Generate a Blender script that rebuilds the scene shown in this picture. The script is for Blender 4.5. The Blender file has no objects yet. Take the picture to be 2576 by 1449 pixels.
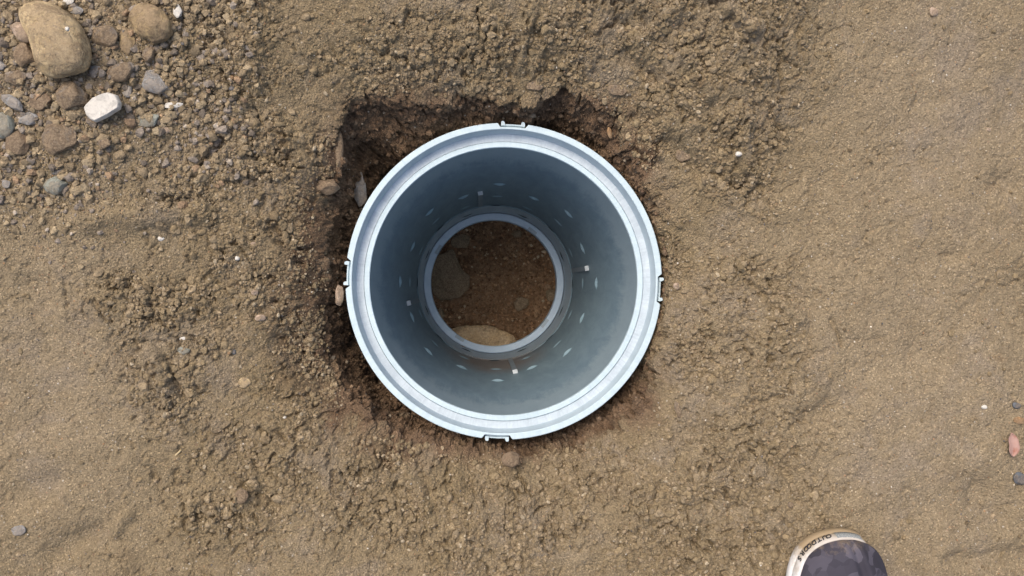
import bpy, math, random
import numpy as np
from mathutils import Vector, Matrix
SC = bpy.context.scene
# ---------------------------------------------------------------- camera, sky, sun, exposure
F = 2150.0; CW, CH = 2576.0, 1449.0            # focal length and picture size in one common unit
CAM = np.array([-0.0372, -0.0060, 0.9675]); TILT = math.atan((1288.0-1188.0)/F)
cd = bpy.data.cameras.new('camera'); cam = bpy.data.objects.new('camera', cd)
SC.collection.objects.link(cam); SC.camera = cam
cam.location = CAM; cam.rotation_euler = (math.atan(-3.5/F), -TILT, 0)
cd.sensor_width = 36; cd.lens = 36*F/CW; cd.clip_start = 0.02; cd.clip_end = 200
SUN_EL, SUN_AZ = math.radians(60), math.radians(-40)   # azimuth from +Y towards +X: upper left
w = bpy.data.worlds.new('World'); SC.world = w; w.use_nodes = True
nt = w.node_tree; bg = nt.nodes['Background']
sky = nt.nodes.new('ShaderNodeTexSky'); sky.sky_type = 'NISHITA'; sky.sun_disc = False
sky.sun_elevation = SUN_EL; sky.sun_rotation = SUN_AZ
sky.air_density = 1.0; sky.dust_density = 6.0; sky.ozone_density = 1.0
nt.links.new(sky.outputs[0], bg.inputs[0]); bg.inputs[1].default_value = 0.15
sl = bpy.data.lights.new('sun', 'SUN'); sl.energy = 1.15; sl.angle = math.radians(38); sl.color = (1.0, 0.92, 0.79)
so = bpy.data.objects.new('sun', sl); SC.collection.objects.link(so)
sd = Vector((math.sin(SUN_AZ)*math.cos(SUN_EL), math.cos(SUN_AZ)*math.cos(SUN_EL), math.sin(SUN_EL)))
so.rotation_euler = sd.to_track_quat('Z', 'Y').to_euler()
SC.view_settings.view_transform = 'Standard'; SC.view_settings.look = 'None'
SC.view_settings.gamma = 1; SC.view_settings.exposure = 0.36
C = SC.collection
rng = np.random.default_rng(7); random.seed(7)

# ---------------------------------------------------------------- helpers
Rm = np.array(cam.rotation_euler.to_matrix())
def P(px, py, z=0.03):
    """where the ray through picture point (px,py) meets the level z"""
    px = np.asarray(px, float); py = np.asarray(py, float)
    d = np.stack([(px-CW/2)/F, -(py-CH/2)/F, -np.ones_like(px)], -1) @ Rm.T
    t = (z-CAM[2])/d[..., 2]
    return CAM[0]+d[..., 0]*t, CAM[1]+d[..., 1]*t
_t = np.random.default_rng(3)
PERM = _t.permutation(256).astype(np.int32)
GR = _t.normal(size=(256, 3)).astype(np.float32); GR /= np.linalg.norm(GR, axis=1)[:, None]
RND = _t.random((256, 4)).astype(np.float32)
def hsh(i, j, k): return PERM[(PERM[(PERM[i & 255]+j) & 255]+k) & 255]
def noise3(x, y, z):
    xi = np.floor(x); yi = np.floor(y); zi = np.floor(z)
    fx = (x-xi).astype(np.float32); fy = (y-yi).astype(np.float32); fz = (z-zi).astype(np.float32)
    xi = xi.astype(np.int32); yi = yi.astype(np.int32); zi = zi.astype(np.int32)
    u = fx*fx*(3-2*fx); v = fy*fy*(3-2*fy); ww = fz*fz*(3-2*fz)
    out = 0
    for a in (0, 1):
        wa = u if a else 1-u
        for b in (0, 1):
            wb = v if b else 1-v
            for c in (0, 1):
                g = GR[hsh(xi+a, yi+b, zi+c)]
                out = out + wa*wb*(ww if c else 1-ww)*(g[..., 0]*(fx-a)+g[..., 1]*(fy-b)+g[..., 2]*(fz-c))
    return out*1.5
def fbm(p, s, octv=4, gain=0.5, lac=2.03, off=0.0, ridged=False):
    out = 0; a = 1.0; f = 1.0/s; tot = 0
    for o in range(octv):
        n = noise3(p[0]*f+off+o*17.3, p[1]*f+off*2+o*9.1, p[2]*f+o*5.7)
        out = out + a*((1-2*np.abs(n)) if ridged else n); tot += a; a *= gain; f *= lac
    return out/tot
def grains(p, cell, rmin, rmax, fill=0.8, flat=True, seed=0, lumpy=0.0):
    """height (in cell units) of irregular grains scattered one per cell"""
    x = p[0]/cell+seed*13.7; y = p[1]/cell+seed*7.3; z = p[2]/cell
    xi = np.floor(x).astype(np.int32); yi = np.floor(y).astype(np.int32); zi = np.floor(z).astype(np.int32)
    best = np.zeros(x.shape, np.float32)
    for a in (-1, 0, 1):
        for b in (-1, 0, 1):
            for c in ((0,) if flat else (-1, 0, 1)):
                h = hsh(xi+a, yi+b, (zi+c) if not flat else zi*0+seed)
                r = RND[h]; r2 = RND[(h+71) & 255]
                R = rmin+(rmax-rmin)*r[..., 2]**2
                R = np.where(r[..., 3] < fill, R, 0)
                dx = x-(xi+a+r[..., 0]); dy = y-(yi+b+r[..., 1])
                an = r2[..., 0]*3.14; ca = np.cos(an); sa = np.sin(an); el = 0.7+0.6*r2[..., 1]
                ux = (dx*ca+dy*sa)*el; uy = (-dx*sa+dy*ca)/el
                d2 = ux*ux+uy*uy
                if not flat: d2 = d2+(z-(zi+c+r2[..., 2]))**2
                best = np.maximum(best, np.sqrt(np.maximum(R*R-d2, 0)))
    return best
def sstep(a, b, x):
    t = np.clip((x-a)/(b-a), 0, 1); return t*t*(3-2*t)
def link(name, me, mat=None, parent=None):
    o = bpy.data.objects.new(name, me); C.objects.link(o)
    if mat: me.materials.append(mat)
    if parent: o.parent = parent
    return o
def tag(o, label=None, cat=None, group=None, kind=None):
    if label: o['label'] = label
    if cat: o['category'] = cat
    if group: o['group'] = group
    if kind: o['kind'] = kind
    return o
def np_mesh(name, V, Fc, smooth=True):
    """V (n,3), Fc (m,k) with one k"""
    me = bpy.data.meshes.new(name); V = np.ascontiguousarray(V, np.float32); Fc = np.ascontiguousarray(Fc, np.int32)
    me.vertices.add(len(V)); me.vertices.foreach_set('co', V.ravel())
    m, k = Fc.shape
    me.loops.add(m*k); me.loops.foreach_set('vertex_index', Fc.ravel())
    me.polygons.add(m); me.polygons.foreach_set('loop_start', np.arange(0, m*k, k, dtype=np.int32))
    me.polygons.foreach_set('loop_total', np.full(m, k, np.int32))
    me.update(calc_edges=True)
    me.polygons.foreach_set('use_smooth', np.full(m, smooth))
    return me
def fattr(me, name, v):
    a = me.attributes.new(name, 'FLOAT', 'POINT'); a.data.foreach_set('value', np.ascontiguousarray(v, np.float32))
def grid_faces(nr, nc, wrap):
    r = np.arange(nr-1)[:, None]; c = np.arange(nc if wrap else nc-1)[None, :]
    c2 = (c+1) % nc
    return np.stack([r*nc+c, r*nc+c2, (r+1)*nc+c2, (r+1)*nc+c], -1).reshape(-1, 4)
def ico(sub):
    import bmesh
    b = bmesh.new(); bmesh.ops.create_icosphere(b, subdivisions=sub, radius=1)
    V = np.array([v.co[:] for v in b.verts]); Fc = np.array([[v.index for v in f.verts] for f in b.faces]); b.free()
    return V, Fc
# node helper
class N:
    def __init__(s, name):
        s.m = bpy.data.materials.new(name); s.m.use_nodes = True; s.t = s.m.node_tree
        s.b = s.t.nodes['Principled BSDF']; s.o = s.t.nodes['Material Output']
        s.pos = s.t.nodes.new('ShaderNodeTexCoord').outputs['Object']
    def n(s, typ, ins=None, **kw):
        nd = s.t.nodes.new('ShaderNode'+typ)
        for k, v in kw.items(): setattr(nd, k, v)
        for k, v in (ins or {}).items():
            if hasattr(v, 'is_linked') or hasattr(v, 'links'): s.t.links.new(v, nd.inputs[k])
            else: nd.inputs[k].default_value = v
        return nd
    def noise(s, scale, detail=4, rough=0.55, vec=None, dist=0.0):
        return s.n('TexNoise', {'Vector': vec or s.pos, 'Scale': scale, 'Detail': detail, 'Roughness': rough, 'Distortion': dist}).outputs['Fac']
    def ramp(s, fac, stops):
        nd = s.n('ValToRGB', {'Fac': fac}); e = nd.color_ramp.elements
        while len(e) < len(stops): e.new(0.5)
        for el, (p, c) in zip(e, stops):
            el.position = p; el.color = (*c, 1) if isinstance(c, tuple) else (c, c, c, 1)
        return nd.outputs['Color']
    def mix(s, fac, a, b, mode='MIX'):
        nd = s.n('Mix', data_type='RGBA', blend_type=mode)
        for i, v in ((0, fac), (6, a), (7, b)):
            if isinstance(v, tuple): v = (*v, 1) if len(v) == 3 else v
            if hasattr(v, 'links'): s.t.links.new(v, nd.inputs[i])
            else: nd.inputs[i].default_value = v
        return nd.outputs[2]
    def math(s, op, a, b=0.0):
        nd = s.n('Math', operation=op)
        for i, v in ((0, a), (1, b)):
            if hasattr(v, 'links'): s.t.links.new(v, nd.inputs[i])
            else: nd.inputs[i].default_value = v
        return nd.outputs[0]
    def attr(s, name): return s.n('Attribute', attribute_name=name).outputs['Fac']
    def acol(s, name): return s.n('Attribute', attribute_name=name).outputs['Color']
    def bump(s, h, strength, dist, prev=None):
        ins = {'Height': h, 'Strength': strength, 'Distance': dist}
        if prev: ins['Normal'] = prev
        return s.n('Bump', ins).outputs['Normal']
    def out(s, col, rough=0.9, normal=None, spec=0.3):
        for k, v in (('Base Color', col), ('Roughness', rough), ('Specular IOR Level', spec), ('Normal', normal)):
            if v is None: continue
            if isinstance(v, tuple): v = (*v, 1)
            if hasattr(v, 'links'): s.t.links.new(v, s.b.inputs[k])
            else: s.b.inputs[k].default_value = v
        return s.m

# ---------------------------------------------------------------- soil material
def soil_material():
    s = N('damp_sandy_soil')
    big = s.ramp(s.noise(5.0, 5, 0.6), [(0.35, 0.0), (0.65, 1.0)])
    mid = s.ramp(s.noise(38.0, 6, 0.65), [(0.3, 0.0), (0.7, 1.0)])
    c = s.mix(big, (0.236, 0.178, 0.099), (0.264, 0.205, 0.124))
    c = s.mix(s.math('MULTIPLY', mid, 0.55), c, (0.308, 0.242, 0.153))
    c = s.mix(s.math('MULTIPLY', s.attr('pale'), 0.6), c, (0.296, 0.236, 0.158))
    c = s.mix(s.math('MULTIPLY', s.ramp(s.noise(90.0, 5, 0.7), [(0.52, 0.0), (0.66, 1.0)]), 0.5), c, (0.195, 0.146, 0.088))
    rust = s.ramp(s.noise(16.0, 5, 0.7, dist=0.5), [(0.63, 0.0), (0.74, 0.45)])
    c = s.mix(rust, c, (0.33, 0.20, 0.10))
    c = s.mix(s.ramp(s.noise(13.0, 5, 0.65, dist=0.3), [(0.50, 0.0), (0.64, 0.45)]), c, (0.265, 0.220, 0.172))
    c = s.mix(s.ramp(s.noise(21.0, 6, 0.7, dist=0.6), [(0.56, 0.0), (0.72, 0.55)]), c, (0.190, 0.142, 0.088))
    sub = s.mix(mid, (0.112, 0.070, 0.042), (0.205, 0.135, 0.083))
    sub = s.mix(s.ramp(s.noise(30.0, 4, 0.6), [(0.6, 0.0), (0.72, 0.7)]), sub, (0.20, 0.155, 0.105))
    c = s.mix(s.attr('subsoil'), c, sub)
    v = s.n('TexVoronoi', {'Vector': s.pos, 'Scale': 760.0}).outputs['Color']
    g = s.n('SeparateColor', {'Color': v})
    tone = s.ramp(g.outputs[0], [(0.0, 0.50), (0.12, 0.80), (0.5, 1.0), (0.90, 1.10), (0.985, 1.7)])
    c = s.mix(0.8, c, tone, 'MULTIPLY')
    v2 = s.n('SeparateColor', {'Color': s.n('TexVoronoi', {'Vector': s.pos, 'Scale': 330.0}).outputs['Color']})
    bigsp = s.ramp(v2.outputs[0], [(0.945, 0.0), (0.955, 0.8)])
    spc = s.ramp(v2.outputs[1], [(0.0, (0.40, 0.22, 0.11)), (0.35, (0.42, 0.34, 0.23)), (0.6, (0.55, 0.50, 0.42)), (0.8, (0.12, 0.11, 0.11)), (1.0, (0.38, 0.25, 0.16))])
    dd = s.n('TexVoronoi', {'Vector': s.pos, 'Scale': 330.0}).outputs['Distance']
    bigsp = s.math('MULTIPLY', bigsp, s.ramp(dd, [(0.25, 1.0), (0.4, 0.0)]))
    c = s.mix(bigsp, c, spc)
    gr = s.n('TexVoronoi', {'Vector': s.n('VectorMath', {0: s.pos, 1: s.n('VectorMath', {0: s.n('TexNoise', {'Vector': s.pos, 'Scale': 300.0}).outputs['Color'], 'Scale': 0.003}, operation='SCALE').outputs[0]}, operation='ADD').outputs[0], 'Scale': 430.0, 'Detail': 1.0, 'Roughness': 0.6}).outputs['Distance']
    b1 = s.bump(s.noise(1100.0, 3, 0.6), 0.6, 0.0010)
    b1 = s.bump(s.math('MULTIPLY', gr, s.math('ADD', s.math('MULTIPLY', s.attr('pale'), 0.35), -1.0)), 0.75, 0.0024, b1)
    b1 = s.bump(s.noise(230.0, 5, 0.75), 0.4, 0.0022, b1)
    return s.out(c, 0.93, b1, 0.25)
SOIL = soil_material()

# ---------------------------------------------------------------- terrain
ax, ay = 0.0, 0.0
EDGE = [(866,312),(892,262),(932,240),(1000,262),(1060,272),(1120,262),(1150,238),(1200,245),(1240,265),(1310,268),(1370,252),(1418,230),(1452,255),(1500,288),(1548,310),(1562,350),(1590,410),(1632,480),(1655,550),(1672,630),(1680,720),(1676,800),(1664,870),(1655,915),(1640,960),(1610,1025),(1572,1065),(1500,1104),(1420,1128),(1340,1140),(1250,1148),(1180,1138),(1100,1118),(1040,1112),(968,1082),(898,1035),(855,980),(826,905),(812,830),(816,745),(828,680),(816,600),(812,540),(834,480),(858,420),(850,350)]
ex, ey = P([e[0] for e in EDGE], [e[1] for e in EDGE], 0.008)
et = np.arctan2(ey, ex); er = np.hypot(ex, ey); o_ = np.argsort(et); et = et[o_]; er = er[o_]
def edge_r(th):
    th = (th+np.pi) % (2*np.pi)-np.pi
    return np.interp(th, np.r_[et[-1]-2*np.pi, et, et[0]+2*np.pi], np.r_[er[-1], er, er[0]])
def blobs(x, y, L):
    m = 0
    for (bx, by, rx, ry) in L:
        X, Y = P(bx, by, 0.03); sx = rx*0.000436; sy = ry*0.000436
        m = np.maximum(m, np.exp(-(((x-X)/sx)**2+((y-Y)/sy)**2)**1.3))
    return m
CRUMB = [(1780,130,200,190),(1860,360,110,170),(1650,300,120,130),(1540,70,160,90),(1660,620,70,110),(1890,720,120,90),(1800,880,140,90),(1880,1170,190,150),(1780,1330,220,150),(1500,1250,260,110),(1250,1330,260,110),(1000,1230,200,110),(680,1180,160,110),(590,1290,110,90),(450,800,150,110),(430,960,90,110),(340,740,110,70),(500,470,100,70),(560,130,160,170),(720,420,160,120),(700,640,190,130),(1100,150,240,110),(1400,140,170,110),(790,850,110,260),(1960,900,90,110)]
GRAVEL = [(190,230,250,260),(430,200,180,220),(120,440,150,120),(560,330,90,140)]
SMOOTH = [(120,1050,230,420),(180,700,130,150),(2250,1000,330,500),(2330,300,330,400),(1580,880,130,90),(1450,1390,60,60)]
SEG = [  # (x1,y1,x2,y2,width,height mm): ridges, grooves and steps left by tools and boots
 (1198,40,1211,105,2.2,-11),(1330,50,1308,175,13,5),(1378,70,1340,195,16,5),(1352,60,1322,150,8,-3),(1418,60,1392,150,14,4),(1400,80,1378,190,8,-3),
 (521,416,565,362,10,-10),(395,880,440,1010,12,6),(425,900,462,1000,7,-6),(1040,60,1090,75,5,-4),(1270,120,1210,150,7,-4),
 (2080,800,2112,872,6,-5),(1880,1020,1960,1000,10,-5),(690,330,720,342,6,-6),(905,350,940,400,7,-4),(770,370,800,430,10,-5),
 (1700,160,1760,260,14,9),(1850,300,1870,420,22,12),(1790,60,1860,110,18,10),(1600,120,1680,60,16,8),(1560,150,1640,210,16,-8),(1680,360,1760,430,20,-9),
 (1790,440,1860,470,9,-6),(1930,130,1952,240,6,-5),(1905,270,1950,330,8,-6),(1870,690,1960,780,9,-5),(1905,1120,1975,1190,14,-9),(1825,1230,1835,1255,7,-9),
 (620,1230,700,1275,16,-9),(600,1245,640,1225,14,8),(710,860,790,960,40,-8),(390,1180,430,1280,9,-4),(1500,1210,1560,1240,18,-7),(1180,1250,1240,1260,18,-6),
 (650,1080,668,1100,5,-6),(380,830,410,790,5,-4),(640,790,690,760,12,-5),(1040,1210,1075,1290,12,6),(1060,1200,1095,1280,8,-4),(1680,1180,1730,1250,20,7),
 (2450,1240,2490,1280,50,-7),(2500,470,2520,490,30,-6),(2150,640,2160,700,30,-4),(2300,880,2340,900,40,-5),(2380,1400,2560,1385,25,-6),(2020,1060,2080,1020,25,-5),(1960,760,2010,800,14,6),(60,1250,140,1200,40,-7),(100,720,130,760,40,-6),(150,1390,250,1330,30,-6),(2230,180,2260,240,22,4),(2180,1080,2200,1110,12,-4),(2360,650,2400,640,14,-4),(300,1330,330,1290,14,5),
 (230,560,520,540,26,9),(650,0,640,240,40,8),(1500,880,1600,860,60,3),(1990,60,2040,100,5,-4),(2060,130,2070,190,3,-3)]
def ground_base(x, y):
    """height of the undisturbed, dug-over surface (no small relief)"""
    r = np.hypot(x, y)+1e-6; th = np.arctan2(y, x)
    d = np.maximum(r-edge_r(th), 0)
    z = 0.008+0.040*(1-np.exp(-d/0.14))
    z = z+0.055*sstep(0.12, 0.36, y)*sstep(-0.5, 0.1, x+0.25*0)*(1-0.6*sstep(0.22, 0.4, x))
    wl = np.exp(-((x+0.215)/0.05)**4)*np.exp(-((y+0.02)/0.13)**4)+0.6*np.exp(-((y+0.20)/0.05)**4)*np.exp(-(x/0.16)**4)
    z = z-0.042*np.exp(-d/0.032)*wl
    X, Y = P(60, 120, 0.05); z = z+0.040*np.exp(-(((x-X)/0.22)**2+((y-Y)/0.2)**2))
    X, Y = P(780, 600, 0.03); z = z+0.012*np.exp(-(((x-X)/0.05)**2+((y-Y)/0.10)**2))
    X, Y = P(1800, 250, 0.03); z = z+0.020*np.exp(-(((x-X)/0.07)**2+((y-Y)/0.11)**2))
    return z
def seg_relief(p):
    x, y = p[0], p[1]; out = np.zeros(x.shape, np.float32)
    wx = fbm(p, 0.022, 3, off=4.0)*0.007; wy = fbm(p, 0.022, 3, off=8.0)*0.007
    for (x1, y1, x2, y2, wd, hh) in SEG:
        (X1, X2), (Y1, Y2) = P([x1, x2], [y1, y2], 0.03); s = wd*0.000436
        near = (np.abs(x-(X1+X2)/2) < abs(X2-X1)/2+3*s+.01) & (np.abs(y-(Y1+Y2)/2) < abs(Y2-Y1)/2+3*s+.01)
        if not near.any(): continue
        xx = x[near]+wx[near]; yy = y[near]+wy[near]; L2 = (X2-X1)**2+(Y2-Y1)**2
        t = np.clip(((xx-X1)*(X2-X1)+(yy-Y1)*(Y2-Y1))/L2, 0, 1)
        d = np.hypot(xx-X1-t*(X2-X1), yy-Y1-t*(Y2-Y1))/s
        out[near] += hh*0.001*np.exp(-d**2.4)
    return out
def relief(p, flat=True, wall=None):
    """small relief: returns displacement and masks"""
    x, y = p[0], p[1]
    n0 = fbm(p, 0.05, 3, off=2.0)
    xx = x+n0*0.02; yy = y+fbm(p, 0.05, 3, off=9.0)*0.02
    cr = blobs(xx, yy, CRUMB); gv = blobs(xx, yy, GRAVEL); sm = blobs(xx, yy, SMOOTH)*(1-0.8*cr)
    pat = fbm(p, 0.028, 3, off=55.0)
    cr = np.clip(cr*(0.72+1.3*pat)+0.25*sstep(0.05, 0.40, n0+0.4*pat)*(1-0.45*sm), 0, 1)
    if wall is not None: cr = np.maximum(cr, wall); sm = sm*(1-wall)
    big = fbm(p, 0.11, 3, off=1.0)*0.012
    mid = (0.6*fbm(p, 0.030, 4, 0.55, off=5.0)+0.45*(0.5-np.abs(fbm(p, 0.024, 2, 0.5, off=6.0))*1.8)*np.minimum(1, cr*1.5))*(0.0052+0.0095*cr+0.003*gv)*(1-0.35*sm)
    # crevices between clods
    cv = fbm(p, 0.021, 3, 0.6, off=11.0, ridged=True)
    crev = -sstep(0.66, 0.86, cv)*(0.0070*cr+0.0010)
    cv2 = fbm(p, 0.009, 2, 0.6, off=21.0, ridged=True)
    crev = crev-sstep(0.60, 0.95, cv2)*(0.0018*cr+0.0003)
    crev = crev-sstep(0.30, 0.55, fbm(p, 0.0065, 2, 0.5, off=91.))*sstep(-0.05, 0.25, fbm(p, 0.045, 3, off=95.))*0.0026*(1-0.3*sm)
    fine = fbm(p, 0.0072, 3, 0.7, off=31.0)*(0.0008+0.0012*cr+0.0008*gv)*(1-0.4*sm)
    g = grains(p, 0.0060, 0.15, 0.62, 0.75, flat, 1)*0.0060*(0.05+0.60*cr+0.4*gv)
    g += grains(p, 0.0031, 0.2, 0.60, 0.85, flat, 2)*0.0031*(0.20+0.75*np.maximum(cr, gv))
    g += grains(p, 0.0130, 0.1, 0.50, 0.45, flat, 3)*0.0130*(0.02+0.52*cr+0.45*gv)*(1-sm)
    d = big+mid+crev+fine+g
    return d, cr, gv, sm
EXTRA_OUT = []
def build_ground():
    NT = 2900
    th = np.linspace(-np.pi, np.pi, NT, endpoint=False)
    er0 = edge_r(th)
    c, s_ = np.cos(th), np.sin(th)
    rows_wall = np.r_[np.array([0.62, 0.5, 0.4, 0.33, 0.28, 0.24, 0.22]), np.linspace(0.20, 0.0005, 170)]       # depth below the lip
    rr = list(np.arange(0.0, 0.54, 0.00118)); last = rr[-1]; st = 0.002
    while last < 12: last += st; st *= 1.18; rr.append(last)
    rr = np.array(rr)
    ern = er0+(0.0045*noise3(c*14, s_*14, np.zeros(NT))+0.005*noise3(c*6, s_*6, np.zeros(NT)+3)+0.0022*noise3(c*38, s_*38, np.zeros(NT)+6))*np.clip((er0-0.182)/0.01, 0.2, 1)
    ern = np.maximum(ern, 0.1865)
    nw = len(rows_wall)
    # wall part
    D = rows_wall[:, None]; E = ern[None, :]
    slope = np.clip((E-0.19)/0.035, 0, 1)
    # steep undercut lip, then a rough slope of fallen soil down to the basin's side, then the narrow gap beside it
    gap = np.maximum(E-0.171, 0.0); dp = np.zeros_like(th)
    for (gx_, gy_, wd_, am_) in [(860,930,0.36,1.6),(845,640,0.16,0.8),(950,1060,0.2,0.9),(925,430,0.16,1.3),(865,700,0.25,0.9),(1600,985,0.20,1.4),(1440,270,0.18,0.9),(1240,1130,0.15,0.7)]:
        a_ = np.arctan2(*[float(q) for q in P(gx_, gy_, 0.0)][::-1]); dp = np.maximum(dp, am_*np.exp(-(((th-a_+np.pi) % (2*np.pi)-np.pi)/wd_)**4))
    dp = dp[None, :]
    fall = (1+0.9*dp)*0.040+0.050*(1+dp)*slope*(0.7+0.6*noise3(c[None, :]*3+5, s_[None, :]*3, D*0))
    lipd = (0.012+0.010*slope)*(1+1.2*dp)
    t1 = np.clip(D/lipd, 0, 1); t2 = np.clip((D-lipd)/fall, 0, 1)
    rw = E-gap*(0.22*t1+0.78*t2**1.15)
    ledge = 0.010*noise3(c[None, :]*6, s_[None, :]*6, D*18+0*E)*slope
    rw = np.maximum(rw+ledge*sstep(0, 0.02, D), 0.1700)
    # flat part
    rf = E+rr[:, None]
    R = np.concatenate([rw, rf], 0)
    X = R*c; Y = R*s_
    zf = ground_base(X[nw:], Y[nw:])
    zlip = zf[0:1]
    Z = np.concatenate([zlip-D+0*E, zf], 0)
    wall = np.concatenate([np.ones((nw, 1))*np.ones((1, NT)), 1-sstep(0.0, 0.016, rr)[:, None]*np.ones((1, NT))], 0)
    X = X.astype(np.float32); Y = Y.astype(np.float32); Z = Z.astype(np.float32)
    disp = np.empty_like(X); cr = np.empty_like(X); gv = np.empty_like(X); sm = np.empty_like(X)
    k = nw+14
    a = relief((X[:k], Y[:k], Z[:k]), False, wall[:k].astype(np.float32)*0.8)
    b = relief((X[k:], Y[k:], Z[k:]*0+0.02), True)
    # blend the two noises over a few rows
    for dst, i in ((disp, 0), (cr, 1), (gv, 2), (sm, 3)): dst[:k] = a[i]; dst[k:] = b[i]
    a2 = relief((X[k-14:k], Y[k-14:k], Z[k-14:k]*0+0.02), True)
    f = np.linspace(0, 1, 14)[:, None]; disp[k-14:k] = disp[k-14:k]*(1-f)+a2[0]*f
    far = np.ones_like(X); far[nw:] = 1-sstep(0.6, 1.2, rr)[:, None]
    disp[nw:] += seg_relief((X[nw:], Y[nw:], Z[nw:]*0))
    tilt = np.concatenate([np.minimum(1, 1.0-0.25*np.ones(nw))[:, None]*np.ones((1, NT)), (0.75*(1-sstep(0, 0.014, rr)))[:, None]*np.ones((1, NT))], 0)
    nx = -np.sin(tilt*np.pi/2); nz = np.cos(tilt*np.pi/2)
    disp = disp*far
    wl = (tilt > 0.7)
    R2 = np.hypot(X, Y)+nx*disp*1.25; Z2 = Z+nz*disp*1.0
    R2 = np.where((Z2 < -0.040), np.maximum(R2, 0.1695), np.maximum(R2, 0.1832))
    X2 = R2*c; Y2 = R2*s_
    V = np.stack([X2, Y2, Z2], -1).reshape(-1, 3)
    me = np_mesh('ground', V, grid_faces(R.shape[0], NT, True))
    # what lies under the sandy top layer is browner; the boundary wavers with the digging
    sx = fbm((X, Y, Z), 0.05, 3, off=40.0)
    lip_d = np.concatenate([D+0*E, -rr[:, None]*0.35+0*E], 0)
    sub = sstep(-0.010, 0.012, lip_d+sx*0.016-0.001)
    sb = blobs(X+fbm((X, Y, Z*0), 0.03, 3, off=41.0)*0.03, Y+fbm((X, Y, Z*0), 0.03, 3, off=43.0)*0.03, [(800,760,95,250),(780,620,60,150),(850,420,50,120),(900,1020,110,70),(1060,1110,150,55),(1260,1140,140,45),(1000,275,150,50),(1450,290,130,50),(1595,1020,60,70),(1600,420,50,90)])
    sub = np.maximum(sub, np.clip(sb*1.25, 0, 0.95))
    sub = sub*(1-0.75*sstep(0.11, 0.16, X)*(1-sstep(0.05, 0.11, Y))*sstep(-0.13, -0.09, Y))
    fattr(me, 'subsoil', sub.ravel())
    pale = np.clip(sm*0.75+0.10*fbm((X, Y, Z*0), 0.08, 3, off=50.0)+0.25*sstep(0.25, 0.5, X), 0, 1)*(1-sub)
    fattr(me, 'pale', pale.ravel())
    o = link('ground', me, SOIL); tag(o, kind='structure')
    # height lookup for things lying on it
    EXTRA_OUT.append((X2[12:nw-6], Y2[12:nw-6], Z2[12:nw-6]))
    m = (rr < 0.53); sel = slice(nw, nw+int(m.sum()))
    return X2[sel], Y2[sel], Z2[sel], th, ern, rr
GX, GY, GZ, GTH, GER, GRR = build_ground()
def gz(x, y):
    """height of the built ground at a point"""
    x = np.atleast_1d(np.asarray(x, float)); y = np.atleast_1d(np.asarray(y, float))
    th = np.arctan2(y, x); r = np.hypot(x, y)
    j = np.round((th+np.pi)/(2*np.pi)*len(GTH)).astype(int) % len(GTH)
    i = np.clip(((r-GER[j])/0.00118).round().astype(int), 0, GZ.shape[0]-1)
    return GZ[i, j]

# floor of the pit seen through the open base
def build_floor():
    n = 400; a = np.linspace(-0.2, 0.2, n)
    X, Y = np.meshgrid(a, a); X = X.astype(np.float32); Y = Y.astype(np.float32)
    p = (X, Y, X*0-0.5)
    d = fbm(p, 0.05, 4, off=61.0)*0.015+fbm(p, 0.014, 4, 0.6, off=71.)*0.009
    d -= sstep(0.6, 0.9, fbm(p, 0.02, 3, 0.6, off=63.0, ridged=True))*0.004
    d += grains(p, 0.008, 0.2, 0.55, 0.7, True, 5)*0.0045+grains(p, 0.004, 0.2, 0.6, 0.8, True, 6)*0.003
    V = np.stack([X, Y, -0.517+d], -1).reshape(-1, 3)
    k = np.hypot(V[:, 0], V[:, 1]) < 0.118; EXTRA_OUT.append(tuple(V[k].T))
    me = np_mesh('pit_floor', V, grid_faces(n, n, False))
    s = N('wet_brown_subsoil')
    c = s.mix(s.ramp(s.noise(28, 6, 0.65), [(0.3, 0.), (0.7, 1.)]), (0.23, 0.130, 0.066), (0.44, 0.28, 0.16))
    c = s.mix(s.ramp(s.noise(120, 4, 0.7), [(0.55, 0.), (0.7, .6)]), c, (0.09, 0.052, 0.03))
    c = s.mix(s.ramp(s.noise(45, 4, 0.7, dist=.4), [(0.62, 0.), (0.70, .7)]), c, (0.55, 0.42, 0.28))
    c = s.mix(s.ramp(s.noise(200, 5, 0.75), [(0.35, 0.), (0.65, 1.)]), s.mix(0.5, c, (0.09, 0.05, 0.025)), c)
    s.out(c, 0.75, s.bump(s.noise(260, 5, 0.75), 1.0, 0.005), 0.4)
    tag(link('pit_floor', me, s.m), kind='structure')
build_floor()

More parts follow.
